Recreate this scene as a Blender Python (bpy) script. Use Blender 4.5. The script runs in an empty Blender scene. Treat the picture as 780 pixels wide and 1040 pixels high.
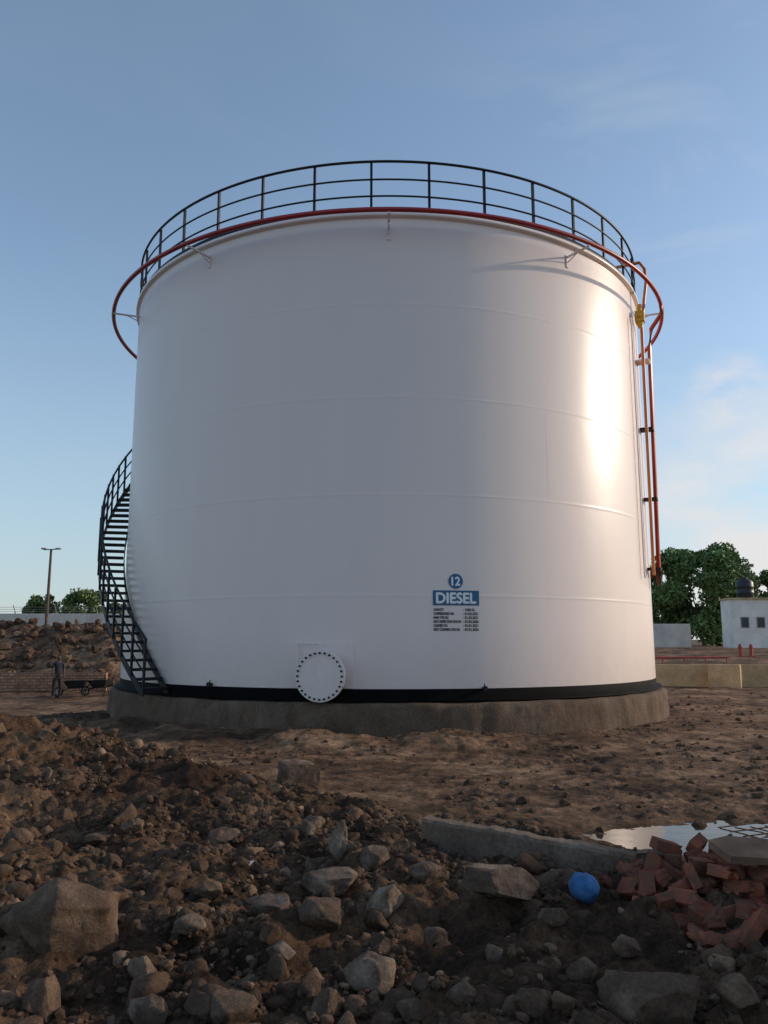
import bpy, bmesh, math, random
import numpy as np
from mathutils import Vector, Matrix, Euler
random.seed(5); rng = np.random.default_rng(5)
C = bpy.context.scene.collection
R = math.radians
PITCH = R(9.2); EYE = 1.62; F = 800.0
SUN_EL = 17.0; SUN_AZ = 77.0
CX, CY, RT = 0.09, 20.0, 6.32
ZB, ZT = 0.59, 9.5

# ------------------------------------------------------------ helpers
def ray(px, py):
    dx = (px-390)/F; dz = (520-py)/F
    return Vector((dx, math.cos(PITCH)-dz*math.sin(PITCH), math.sin(PITCH)+dz*math.cos(PITCH)))
def at_y(px, py, Y):
    d = ray(px, py); t = Y/d.y
    return Vector((d.x*t, Y, EYE+d.z*t))
def tank_hit(px, py, r=RT):
    d = ray(px, py)
    a = d.x**2+d.y**2; b = -2*(d.x*CX+d.y*CY); c = CX**2+CY**2-r*r
    t = (-b-math.sqrt(max(0, b*b-4*a*c)))/(2*a)
    x, y, z = d.x*t, d.y*t, EYE+d.z*t
    return math.degrees(math.atan2(x-CX, CY-y)), z
def cyl(phi, r, z):
    p = R(phi); return Vector((CX+r*math.sin(p), CY-r*math.cos(p), z))

def hash2(xi, yi, seed):
    h = (xi*374761393 + yi*668265263 + seed*1442695041) & 0xffffffff
    h = ((h ^ (h >> 13))*1274126177) & 0xffffffff
    h = (h ^ (h >> 16)) & 0xffff
    return h/65535.0
def vn(x, y, seed=0):
    x = np.asarray(x, float); y = np.asarray(y, float)
    xi = np.floor(x).astype(np.int64); yi = np.floor(y).astype(np.int64)
    fx = x-xi; fy = y-yi
    fx = fx*fx*(3-2*fx); fy = fy*fy*(3-2*fy)
    a = hash2(xi, yi, seed); b = hash2(xi+1, yi, seed); c = hash2(xi, yi+1, seed); d = hash2(xi+1, yi+1, seed)
    return (a*(1-fx)+b*fx)*(1-fy)+(c*(1-fx)+d*fx)*fy*1.0
def fbm(x, y, o=4, seed=0):
    s = 0; a = .5; n = 0
    for i in range(o):
        s = s+a*(vn(x, y, seed+i*7)*2-1); n += a; a *= .55; x = x*2.03+3.1; y = y*2.03+1.7
    return s/n
def ss(a, b, v):
    t = np.clip((v-a)/(b-a), 0, 1); return t*t*(3-2*t)
def gs(v, c, s): return np.exp(-((v-c)/s)**2)
PUX, PUY = 2.95, 7.0
def rubble_mask(x, y):
    bnd = np.minimum(7.4-.78*x, 11.3) + .5*fbm(x*.8, y*.8, 3, 91)
    bnd = np.maximum(bnd, 5.7)
    return ss(.45, -.45, y-bnd)
HX, HY = 1.92, 4.55
def H(x, y):
    x = np.asarray(x, float); y = np.asarray(y, float)
    m = rubble_mask(x, y)
    h = -.75*ss(16, 23, y)*ss(-5.5, -9, x)
    pile = ss(-9, -14, x)*ss(-70, -40, x)*gs(y, 43, 4.5)
    h = h+3.1*pile*(1+.22*fbm(x*.35, y*.35, 4, 5))+.5*pile*fbm(x*1.3, y*1.3, 3, 15)
    h = h+1.0*ss(34, 60, y)*ss(6, 14, x)
    h = h+.50*gs(x, -4.8, 2.9)*gs(y, 8.6, 2.0)*(1+.35*fbm(x*.7, y*.7, 3, 33))
    h = h+.13*m
    h = h+.05*gs(x, HX, .55)*gs(y, HY, .42)
    shade_berm = gs(x, 9.4, 2.0)*ss(9.6, 7.0, y)*ss(-16, -9, y)  # earth bank added out of view on the right to shade the foreground
    h = h+3.0*shade_berm*(1+.12*fbm(x*.6, y*.6, 3, 44))
    h = h-.20*gs(x, PUX, 1.1)*gs(y, PUY, .55)
    near = ss(60, 25, np.hypot(x, y-8))
    h = h+m*(.15*fbm(x*1.6, y*1.6, 4, 61)+.15*np.abs(fbm(x*3.6, y*3.6, 5, 71))+.05*fbm(x*13, y*13, 4, 77))
    rr = np.hypot(x-CX, y-CY); bank = gs(rr, 7.1, .9)*ss(20, 16, y)*ss(4.5, 1.5, x)
    h = h+bank*(.12+.22*fbm(x*.9, y*.9, 3, 55))
    chn = .5+.5*ss(-.15, .25, fbm(x*.5, y*.5, 3, 88))*(1-gs(x, PUX, 1.5)*gs(y, PUY, .9))
    h = h+(1-m)*near*(.045*fbm(x*.9, y*.9, 4, 62)+chn*(.07*np.abs(fbm(x*3.3, y*3.3, 4, 73))+.02*fbm(x*14, y*14, 3, 79)))
    h = h+.15*ss(22, 34, rr)*fbm(x*.16, y*.16, 3, 12)*near
    return h
def hz(x, y): return float(H(np.array([x]), np.array([y]))[0])
def ghit(px, py):
    d = ray(px, py); t = 2.0
    while t < 200:
        if EYE+d.z*t <= hz(d.x*t, d.y*t): break
        t *= 1.004
    return Vector((d.x*t, d.y*t, hz(d.x*t, d.y*t))), t

class MB:
    def __init__(s): s.v = []; s.f = []; s.sm = []
    def add(s, v, f, smooth=False):
        o = len(s.v); s.v += [tuple(p) for p in v]; s.f += [tuple(i+o for i in q) for q in f]; s.sm += [smooth]*len(f)
    def box(s, c, size, rot=None):
        sx, sy, sz = [k/2 for k in size]
        P = [Vector((x, y, z)) for x in (-sx, sx) for y in (-sy, sy) for z in (-sz, sz)]
        if rot is not None: P = [rot @ p for p in P]
        P = [p+Vector(c) for p in P]
        s.add(P, [(0,1,3,2),(4,6,7,5),(0,4,5,1),(2,3,7,6),(0,2,6,4),(1,5,7,3)])
    def tube(s, pts, r, n=8, closed=False, smooth=True):
        pts = [Vector(p) for p in pts]; m = len(pts); rr = r if isinstance(r, (list, tuple)) else [r]*m
        V = []
        for i, p in enumerate(pts):
            if closed: t = (pts[(i+1) % m]-pts[i-1])
            else: t = pts[min(i+1, m-1)]-pts[max(i-1, 0)]
            t.normalize()
            u = Vector((0,0,1)) if abs(t.z) < .95 else Vector((1,0,0))
            a = t.cross(u).normalized(); b = a.cross(t).normalized()
            for k in range(n):
                an = 2*math.pi*k/n; V.append(p+(a*math.cos(an)+b*math.sin(an))*rr[i])
        Fc = []
        for i in range(m if closed else m-1):
            j = (i+1) % m
            for k in range(n):
                Fc.append((i*n+k, i*n+(k+1) % n, j*n+(k+1) % n, j*n+k))
        s.add(V, Fc, smooth)
        if not closed:
            s.add(V[:n], [tuple(range(n))]); s.add(V[-n:], [tuple(reversed(range(n)))])
    def revolve(s, prof, n=64, c=(0,0,0), smooth=True, closed=False):
        V = [(c[0]+r*math.sin(2*math.pi*k/n), c[1]-r*math.cos(2*math.pi*k/n), c[2]+z) for r, z in prof for k in range(n)]
        m = len(prof); Fc = []
        for i in range(m if closed else m-1):
            j = (i+1) % m
            for k in range(n):
                Fc.append((i*n+k, i*n+(k+1) % n, j*n+(k+1) % n, j*n+k))
        s.add(V, Fc, smooth)
    def xf(s, M): s.v = [tuple(M @ Vector(p)) for p in s.v]; return s
    def build(s, name, mat, parent=None, fix=True):
        me = bpy.data.meshes.new(name); me.from_pydata(s.v, [], s.f)
        me.polygons.foreach_set('use_smooth', s.sm); me.update()
        if fix:
            bm = bmesh.new(); bm.from_mesh(me); bmesh.ops.recalc_face_normals(bm, faces=bm.faces); bm.to_mesh(me); bm.free()
        return link(name, me, mat, parent)
def link(name, me, mat, parent=None):
    o = bpy.data.objects.new(name, me)
    if mat: me.materials.append(mat)
    C.objects.link(o)
    if parent: o.parent = parent
    return o
def tag(o, label=None, cat=None, group=None, kind=None):
    if label: o['label'] = label
    if cat: o['category'] = cat
    if group: o['group'] = group
    if kind: o['kind'] = kind
    return o
def empty(name, loc=(0,0,0), rz=0):
    o = bpy.data.objects.new(name, None); o.location = loc; o.rotation_euler = (0,0,rz); C.objects.link(o); return o

# ------------------------------------------------------------ materials
def newmat(name):
    m = bpy.data.materials.new(name); m.use_nodes = True
    return m, m.node_tree, m.node_tree.nodes['Principled BSDF']
def nd(nt, t, **kw):
    n = nt.nodes.new(t)
    for k, v in kw.items(): setattr(n, k, v)
    return n
def ramp(nt, fac, stops):
    r = nd(nt, 'ShaderNodeValToRGB'); e = r.color_ramp.elements
    while len(e) < len(stops): e.new(.5)
    for i, (p, c) in enumerate(stops): e[i].position = p; e[i].color = (*c, 1)
    nt.links.new(fac, r.inputs[0]); return r
def noise(nt, vec, scale, detail=5, rough=.6):
    n = nd(nt, 'ShaderNodeTexNoise'); n.inputs['Scale'].default_value = scale
    n.inputs['Detail'].default_value = detail; n.inputs['Roughness'].default_value = rough
    nt.links.new(vec, n.inputs['Vector']); return n
def mix(nt, f, a, b, mode='MIX'):
    m = nd(nt, 'ShaderNodeMix', data_type='RGBA', blend_type=mode)
    for s, v in ((0, f), (6, a), (7, b)):
        if isinstance(v, bpy.types.NodeSocket): nt.links.new(v, m.inputs[s])
        elif s == 0: m.inputs[0].default_value = v
        else: m.inputs[s].default_value = (*v, 1)
    return m.outputs[2]
def simple(name, col, rough=.6, metal=0, var=.25, scale=6, bump=.15, bscale=40, spec=.5, bd=.01, island=False, objrand=False):
    m, nt, b = newmat(name)
    g = nd(nt, 'ShaderNodeNewGeometry'); tc = nd(nt, 'ShaderNodeTexCoord'); v = tc.outputs['Object']
    n = noise(nt, v, scale)
    lo = tuple(c*(1-var) for c in col); hi = tuple(min(1, c*(1+var)) for c in col)
    r = ramp(nt, n.outputs[0], [(.3, lo), (.7, hi)])
    out = r.outputs[0]
    if island:
        r2 = ramp(nt, g.outputs['Random Per Island'], [(0, (.55,.55,.55)), (1, (1.5,1.45,1.4))])
        out = mix(nt, 1.0, out, r2.outputs[0], 'MULTIPLY')
    if objrand:
        oi = nd(nt, 'ShaderNodeObjectInfo')
        r2 = ramp(nt, oi.outputs['Random'], [(0, (.45,.42,.42)), (.7, (.95,.92,.90)), (1, (1.3,1.3,1.3))])
        out = mix(nt, 1.0, out, r2.outputs[0], 'MULTIPLY')
        d2 = noise(nt, g.outputs['Position'], 11, 6, .7); r3 = ramp(nt, d2.outputs[0], [(.40, (0,0,0)), (.62, (.85,.85,.85))])
        out = mix(nt, r3.outputs[0], out, (.13,.08,.055))
    nt.links.new(out, b.inputs['Base Color'])
    b.inputs['Roughness'].default_value = rough; b.inputs['Metallic'].default_value = metal
    b.inputs['Specular IOR Level'].default_value = spec
    if bump:
        n2 = noise(nt, v, bscale, 6, .65)
        bp = nd(nt, 'ShaderNodeBump'); bp.inputs['Strength'].default_value = bump; bp.inputs['Distance'].default_value = bd
        nt.links.new(n2.outputs[0], bp.inputs['Height']); nt.links.new(bp.outputs[0], b.inputs['Normal'])
    return m

def ground_mat():
    m, nt, b = newmat('bare_earth')
    g = nd(nt, 'ShaderNodeNewGeometry'); v = g.outputs['Position']
    a = noise(nt, v, .55, 6, .6); f = noise(nt, v, 7, 8, .7); ff = noise(nt, v, 45, 6, .7); md = noise(nt, v, 2.2, 5, .6)
    c1 = ramp(nt, a.outputs[0], [(.36, (.105,.064,.041)), (.5, (.20,.122,.075)), (.64, (.32,.208,.13))])
    c2 = ramp(nt, f.outputs[0], [(.3, (.40,.38,.36)), (.5, (.95,.92,.9)), (.7, (1.5,1.45,1.4))])
    c3 = ramp(nt, ff.outputs[0], [(.35, (.55,.55,.55)), (.65, (1.3,1.3,1.3))])
    c4 = ramp(nt, md.outputs[0], [(.38, (.58,.56,.56)), (.6, (1.12,1.1,1.08))])
    c = mix(nt, 1, c1.outputs[0], c2.outputs[0], 'MULTIPLY'); c = mix(nt, .9, c, c3.outputs[0], 'MULTIPLY'); c = mix(nt, 1, c, c4.outputs[0], 'MULTIPLY')
    at = nd(nt, 'ShaderNodeAttribute', attribute_name='wet_shade')
    c = mix(nt, at.outputs['Fac'], c, mix(nt, 1, c, (.66,.65,.64), 'MULTIPLY'))  # darker wet clay, with the foreground's shade also put into the colour
    nt.links.new(c, b.inputs['Base Color']); b.inputs['Roughness'].default_value = .95; b.inputs['Specular IOR Level'].default_value = .15
    b1 = nd(nt, 'ShaderNodeBump'); b1.inputs['Strength'].default_value = 1; b1.inputs['Distance'].default_value = .06
    nt.links.new(f.outputs[0], b1.inputs['Height'])
    b2 = nd(nt, 'ShaderNodeBump'); b2.inputs['Strength'].default_value = 1; b2.inputs['Distance'].default_value = .016
    nt.links.new(ff.outputs[0], b2.inputs['Height']); nt.links.new(b1.outputs[0], b2.inputs['Normal'])
    nt.links.new(b2.outputs[0], b.inputs['Normal'])
    return m
def rock_mat(name, c_lo, c_hi, island=False, soilc=(.115,.075,.052)):
    m, nt, b = newmat(name)
    g = nd(nt, 'ShaderNodeNewGeometry')
    v = g.outputs['Position']
    n = noise(nt, v, 9, 8, .7); f = noise(nt, v, 60, 6, .7); d = noise(nt, v, 6, 6, .65)
    r = ramp(nt, n.outputs[0], [(.3, c_lo), (.68, c_hi)])
    soil = ramp(nt, d.outputs[0], [(.38, (.1,.1,.1)), (.56, (.9,.9,.9))])
    c = mix(nt, soil.outputs[0], r.outputs[0], soilc)
    if island:
        r2 = ramp(nt, g.outputs['Random Per Island'], [(0, (.55,.52,.50)), (.6, (.85,.80,.77)), (.9, (1.15,1.08,1.0)), (.95, (1.4,1.3,1.2)), (1, (2.1,2.0,1.85))])
        c = mix(nt, 1, c, r2.outputs[0], 'MULTIPLY')
    r3 = ramp(nt, f.outputs[0], [(.3, (.6,.6,.6)), (.7, (1.25,1.25,1.25))])
    c = mix(nt, .9, c, r3.outputs[0], 'MULTIPLY')
    nt.links.new(c, b.inputs['Base Color']); b.inputs['Roughness'].default_value = .95; b.inputs['Specular IOR Level'].default_value = .12
    b1 = nd(nt, 'ShaderNodeBump'); b1.inputs['Strength'].default_value = .9; b1.inputs['Distance'].default_value = .04
    nt.links.new(n.outputs[0], b1.inputs['Height'])
    b2 = nd(nt, 'ShaderNodeBump'); b2.inputs['Strength'].default_value = .9; b2.inputs['Distance'].default_value = .008
    nt.links.new(f.outputs[0], b2.inputs['Height']); nt.links.new(b1.outputs[0], b2.inputs['Normal'])
    nt.links.new(b2.outputs[0], b.inputs['Normal'])
    return m
def tank_mat():
    m, nt, b = newmat('white_gloss_paint')
    g = nd(nt, 'ShaderNodeNewGeometry'); v = g.outputs['Position']
    mp = nd(nt, 'ShaderNodeMapping'); mp.inputs['Scale'].default_value = (1, 1, .12); nt.links.new(v, mp.inputs[0])
    st = noise(nt, mp.outputs[0], 2.0, 5, .55)
    lf = noise(nt, v, .7, 3, .5)
    c = ramp(nt, st.outputs[0], [(.3, (.82,.70,.65)), (.65, (.84,.72,.67))])
    sp = nd(nt, 'ShaderNodeSeparateXYZ'); nt.links.new(v, sp.inputs[0])
    mr = nd(nt, 'ShaderNodeMapRange'); mr.inputs[1].default_value = ZB+.1; mr.inputs[2].default_value = ZB+1.2
    mr.inputs[3].default_value = 1; mr.inputs[4].default_value = 0
    nt.links.new(sp.outputs[2], mr.inputs[0])
    dn = noise(nt, v, 5, 6, .7)
    mm = nd(nt, 'ShaderNodeMath', operation='MULTIPLY'); nt.links.new(mr.outputs[0], mm.inputs[0]); nt.links.new(dn.outputs[0], mm.inputs[1])
    m2 = nd(nt, 'ShaderNodeMath', operation='MULTIPLY'); nt.links.new(mm.outputs[0], m2.inputs[0]); m2.inputs[1].default_value = .45
    col = mix(nt, m2.outputs[0], c.outputs[0], (.42,.33,.26))
    nt.links.new(col, b.inputs['Base Color'])
    rr = nd(nt, 'ShaderNodeMapRange'); rr.inputs[3].default_value = .29; rr.inputs[4].default_value = .37
    nt.links.new(st.outputs[0], rr.inputs[0]); nt.links.new(rr.outputs[0], b.inputs['Roughness'])
    b.inputs['Specular IOR Level'].default_value = .28
    bp = nd(nt, 'ShaderNodeBump'); bp.inputs['Strength'].default_value = .16; bp.inputs['Distance'].default_value = .05
    nt.links.new(lf.outputs[0], bp.inputs['Height'])
    ft = noise(nt, v, 60, 3, .5)
    b2 = nd(nt, 'ShaderNodeBump'); b2.inputs['Strength'].default_value = .12; b2.inputs['Distance'].default_value = .003
    nt.links.new(ft.outputs[0], b2.inputs['Height']); nt.links.new(bp.outputs[0], b2.inputs['Normal'])
    nt.links.new(b2.outputs[0], b.inputs['Normal'])
    return m
def concrete_mat(name, col, dirt=.5, dcol=(.12,.072,.046)):
    m, nt, b = newmat(name)
    g = nd(nt, 'ShaderNodeNewGeometry'); v = g.outputs['Position']
    n = noise(nt, v, 1.6, 7, .65); f = noise(nt, v, 35, 6, .7)
    mp = nd(nt, 'ShaderNodeMapping'); mp.inputs['Scale'].default_value = (1, 1, .55); nt.links.new(v, mp.inputs[0])
    s = noise(nt, mp.outputs[0], 3, 7, .7)
    r = ramp(nt, n.outputs[0], [(.3, tuple(k*.6 for k in col)), (.7, tuple(k*1.15 for k in col))])
    d = ramp(nt, s.outputs[0], [(.36, (0,0,0)), (.62, (dirt,)*3)])
    c = mix(nt, d.outputs[0], r.outputs[0], dcol)
    r3 = ramp(nt, f.outputs[0], [(.3, (.65,.65,.65)), (.7, (1.2,1.2,1.2))])
    c = mix(nt, 1, c, r3.outputs[0], 'MULTIPLY')
    nt.links.new(c, b.inputs['Base Color']); b.inputs['Roughness'].default_value = .93; b.inputs['Specular IOR Level'].default_value = .2
    bp = nd(nt, 'ShaderNodeBump'); bp.inputs['Strength'].default_value = .8; bp.inputs['Distance'].default_value = .02
    nt.links.new(f.outputs[0], bp.inputs['Height'])
    b2 = nd(nt, 'ShaderNodeBump'); b2.inputs['Strength'].default_value = .6; b2.inputs['Distance'].default_value = .05
    nt.links.new(s.outputs[0], b2.inputs['Height']); nt.links.new(bp.outputs[0], b2.inputs['Normal']); nt.links.new(b2.outputs[0], b.inputs['Normal'])
    return m
def brickwall_mat():
    m, nt, b = newmat('brick_masonry')
    tc = nd(nt, 'ShaderNodeTexCoord'); mp = nd(nt, 'ShaderNodeMapping'); mp.inputs['Rotation'].default_value = (R(90), 0, 0)
    nt.links.new(tc.outputs['Object'], mp.inputs[0])
    br = nd(nt, 'ShaderNodeTexBrick'); nt.links.new(mp.outputs[0], br.inputs[0])
    br.inputs['Color1'].default_value = (.50,.25,.13,1); br.inputs['Color2'].default_value = (.34,.17,.10,1); br.inputs['Mortar'].default_value = (.16,.11,.08,1)
    br.inputs['Scale'].default_value = 1; br.inputs['Brick Width'].default_value = .30; br.inputs['Row Height'].default_value = .13; br.inputs['Mortar Size'].default_value = .02
    n = noise(nt, tc.outputs['Object'], 3, 5, .6); r = ramp(nt, n.outputs[0], [(.3, (.6,.6,.6)), (.7, (1.3,1.3,1.3))])
    nt.links.new(mix(nt, 1, br.outputs[0], r.outputs[0], 'MULTIPLY'), b.inputs['Base Color']); b.inputs['Roughness'].default_value = .9
    return m
M = {}
M['ground'] = ground_mat()
M['tank'] = tank_mat()
M['stone'] = rock_mat('rubble_stone', (.12,.080,.055), (.24,.168,.118), island=True)
M['rock_pale'] = rock_mat('pale_rock', (.22,.155,.112), (.39,.30,.225))
M['rock_brown'] = rock_mat('brown_rock', (.16,.10,.065), (.29,.195,.13))
M['rock_grey'] = rock_mat('grey_rock', (.18,.13,.098), (.31,.235,.18))
M['concrete'] = concrete_mat('foundation_concrete', (.20,.142,.102), .85, (.11,.068,.044))
M['concrete2'] = concrete_mat('wall_concrete', (.68,.50,.29), .3, (.36,.24,.14))
M['kerb'] = concrete_mat('kerb_concrete', (.27,.20,.15), .8, (.12,.078,.053))
M['black'] = simple('black_paint', (.012,.013,.017), .5, 0, .3, 3, .1, spec=.25)
M['bitumen'] = simple('black_bitumen', (.004,.004,.004), .7, 0, .4, 3, .3, spec=.05)
M['red'] = simple('red_paint', (.33,.020,.024), .4, 0, .25, 2, .05)
M['orange'] = simple('riser_red_paint', (.42,.055,.03), .4, 0, .25, 2, .05)
M['amber'] = simple('orange_paint', (.60,.17,.04), .4, 0, .2, 2, .05)
M['yellow'] = simple('yellow_paint', (.65,.36,.03), .5, 0, .2, 5, .1)
M['white'] = simple('white_paint', (.80,.70,.65), .45, 0, .06, 3, .05)
M['greysteel'] = simple('grey_steel', (.30,.29,.28), .5, .3, .2, 4, .1)
M['signblue'] = simple('sign_blue', (.014,.115,.25), .45, 0, .08, 3, 0)
M['signwhite'] = simple('sign_white', (.82,.82,.82), .5, 0, .02, 3, 0)
M['ink'] = simple('black_lettering', (.03,.03,.035), .5, 0, .1, 3, 0)
M['brick'] = simple('red_clay_brick', (.33,.105,.062), .95, 0, .3, 14, .7, 60, .10, .006, objrand=True)
M['wall'] = brickwall_mat()
M['bark'] = simple('bark', (.12,.085,.06), .9, 0, .3, 4, .6, 20)
M['leaf'] = simple('green_leaves', (.10,.155,.04), .6, 0, .3, .7, 0, island=True)
M['leaf2'] = simple('mid_green_leaves', (.12,.19,.055), .6, 0, .3, .7, 0, island=True)
M['zinc'] = simple('weathered_sheet', (.62,.57,.50), .6, .05, .2, .8, .1)
M['plaster'] = simple('white_plaster', (.80,.74,.66), .85, 0, .14, 1.2, .2)
M['glass'] = simple('dark_window', (.02,.025,.03), .15, 0, .1, 2, 0)
M['blackplastic'] = simple('black_plastic', (.02,.02,.022), .45, 0, .2, 2, .1)
M['blue'] = simple('blue_plastic', (.05,.15,.34), .65, 0, .35, 9, .8, 18, .2, .03)
M['rust'] = simple('rusty_steel', (.13,.06,.035), .8, .3, .4, 12, .4, 60)
M['skin'] = simple('skin', (.07,.038,.025), .55, 0, .1, 9, .1)
M['hair'] = simple('hair', (.01,.008,.007), .8, 0, .2, 20, .3)
M['shirt'] = simple('dark_blue_shirt', (.018,.022,.04), .85, 0, .2, 8, .2)
M['trousers'] = simple('dark_trousers', (.016,.015,.018), .85, 0, .2, 8, .2)
M['plywood'] = simple('brown_board', (.20,.12,.08), .9, 0, .35, 5, .5, spec=.1)
wm, nt, b = newmat('muddy_water')
b.inputs['Base Color'].default_value = (.05,.035,.025,1); b.inputs['Roughness'].default_value = .05; b.inputs['IOR'].default_value = 1.33
g = nd(nt, 'ShaderNodeNewGeometry'); n = noise(nt, g.outputs['Position'], 8, 3, .5); bp = nd(nt, 'ShaderNodeBump'); bp.inputs['Strength'].default_value = .2; bp.inputs['Distance'].default_value = .01
nt.links.new(n.outputs[0], bp.inputs['Height']); nt.links.new(bp.outputs[0], b.inputs['Normal'])
M['water'] = wm

# ------------------------------------------------------------ ground
def axis(lo, a, bb, hi, step, g1, g2):
    mid = list(np.arange(a, bb, step)); l = []; s = step; p = mid[0]
    while p > lo: s *= g1; p -= s; l.append(p)
    r = []; s = step; p = mid[-1]
    while p < hi: s *= g2; p += s; r.append(p)
    return np.array(l[::-1]+mid+r)
xs = axis(-2500, -5.6, 4.6, 2500, .024, 1.04, 1.045)
ys = axis(-2500, 2.5, 9.5, 3000, .024, 1.14, 1.025)
X, Y = np.meshgrid(xs, ys); Z = H(X, Y)
V = np.stack([X, Y, Z], -1).reshape(-1, 3)
nx, ny = len(xs), len(ys)
I = np.arange(nx*ny).reshape(ny, nx)
Fq = np.stack([I[:-1,:-1], I[:-1,1:], I[1:,1:], I[1:,:-1]], -1).reshape(-1, 4)
me = bpy.data.meshes.new('ground')
me.vertices.add(len(V)); me.vertices.foreach_set('co', V.ravel())
me.loops.add(Fq.size); me.loops.foreach_set('vertex_index', Fq.ravel().astype(np.int32))
me.polygons.add(len(Fq)); me.polygons.foreach_set('loop_start', np.arange(0, Fq.size, 4, dtype=np.int32))
me.polygons.foreach_set('use_smooth', np.ones(len(Fq), dtype=bool))
me.update(calc_edges=True); me.validate()
at = me.attributes.new('wet_shade', 'FLOAT', 'POINT'); at.data.foreach_set('value', np.maximum(rubble_mask(X, Y), gs(X, PUX, 1.5)*gs(Y, PUY, .8)).ravel().astype(np.float32))
tag(link('ground', me, M['ground']), 'bare brown earth of the construction site', 'ground', kind='structure')

# ------------------------------------------------------------ rocks
def ico(sub):
    bm = bmesh.new(); bmesh.ops.create_icosphere(bm, subdivisions=sub, radius=1)
    v = np.array([p.co[:] for p in bm.verts]); f = np.array([[q.index for q in p.verts] for p in bm.faces]); bm.free(); return v, f
ICO = {k: ico(k) for k in (1, 2, 3, 4)}
def rock_v(sub, rg, planes=12, lump=.06):
    v, f = ICO[sub]; v = v.copy()
    for i in range(planes):
        n = rg.normal(size=3); n /= np.linalg.norm(n); d = rg.uniform(.5, .85)
        t = np.maximum(0, v@n-d); v -= t[:, None]*n
    if lump:
        k = fbm(v[:, 0]*2.3+v[:, 2]*1.7+rg.uniform(0, 50), v[:, 1]*2.3-v[:, 2]*1.3, 4, 3)
        v *= (1+lump*k)[:, None]
        if sub >= 3:
            k = fbm(v[:, 0]*8+v[:, 2]*6, v[:, 1]*8-v[:, 2]*5, 3, 8); v *= (1+.06*k)[:, None]
    v /= np.abs(v).max(axis=0)
    return v
def rotm(rg, tilt=3.14):
    return np.array(Euler((rg.uniform(-tilt, tilt), rg.uniform(-tilt, tilt), rg.uniform(0, 6.28))).to_matrix())
def scatter(name, pts, sizes, sub, mat, flat=(.5, .9), bury=(.25, .25), smooth=False):
    protos = [rock_v(sub, rng, 10 if sub > 1 else 6, .16) for _ in range(24)]
    f0 = ICO[sub][1]; Vs = []; Fs = []; o = 0
    for (x, y), s, z in zip(pts, sizes, H(pts[:, 0], pts[:, 1])):
        v = protos[rng.integers(24)]*np.array([rng.uniform(.7, 1.15), rng.uniform(.55, .9), rng.uniform(*flat)])*s
        v = v@rotm(rng, .6).T + np.array([x, y, z+s*rng.uniform(*bury)])
        Vs.append(v); Fs.append(f0+o); o += len(v)
    Vs = np.concatenate(Vs); Fs = np.concatenate(Fs)
    me = bpy.data.meshes.new(name); me.vertices.add(len(Vs)); me.vertices.foreach_set('co', Vs.ravel())
    me.loops.add(Fs.size); me.loops.foreach_set('vertex_index', Fs.ravel().astype(np.int32))
    me.polygons.add(len(Fs)); me.polygons.foreach_set('loop_start', np.arange(0, Fs.size, 3, dtype=np.int32))
    me.polygons.foreach_set('use_smooth', np.full(len(Fs), smooth, dtype=bool)); me.update(calc_edges=True)
    return link(name, me, mat)
def samp(n, x0, x1, y0, y1, fn):
    out = []
    while len(out) < n:
        P = np.stack([rng.uniform(x0, x1, n*2), rng.uniform(y0, y1, n*2)], 1)
        k = rng.uniform(0, 1, len(P)) < fn(P[:, 0], P[:, 1]); out += P[k].tolist()
    return np.array(out[:n])
notpud = lambda x, y: 1-np.clip(1.3*gs(x, PUX, 1.3)*gs(y, PUY, .6), 0, 1)
clump = lambda x, y: np.clip(.4+1.7*fbm(x*1.1, y*1.1, 3, 123), .05, 1)
near_w = lambda x, y: rubble_mask(x, y)*clump(x, y)*np.clip(1.2-(y-3)/9, .3, 1)*notpud(x, y)
p = samp(24000, -5.5, 4.0, 2.7, 11.3, near_w)
tag(scatter('gravel', p, .006+.030*rng.uniform(0, 1, len(p))**2.4, 1, M['stone'], bury=(-.1, .25)), 'small clods and gravel strewn through the foreground rubble', 'gravel', kind='stuff')
p = samp(1900, -5.5, 4.0, 2.7, 11.2, near_w)
tag(scatter('rubble', p, .03+.085*rng.uniform(0, 1, len(p))**2.4, 3, M['stone'], bury=(-.35, .15), smooth=True), 'broken stones and hard clods of the foreground rubble', 'rubble', kind='stuff')
p = samp(7000, -12, 14, 6, 26, lambda x, y: (1-rubble_mask(x, y))*notpud(x, y)*(np.hypot(x-CX, y-CY) > 6.7)*clump(x, y)*ss(26, 8, y))
tag(scatter('loose_stones', p, .008+.075*rng.uniform(0, 1, len(p))**4, 1, M['stone'], bury=(-.4, .15)), 'scattered small stones on the flat earth around the tank', 'stones', kind='stuff')
p = samp(1800, -32, -10, 36, 46, lambda x, y: np.ones_like(x))
tag(scatter('spoil_debris', p, .06+.3*rng.uniform(0, 1, len(p))**2.5, 1, M['stone']), 'lumps of soil and debris on the distant spoil heap', 'debris', kind='stuff')

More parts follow.
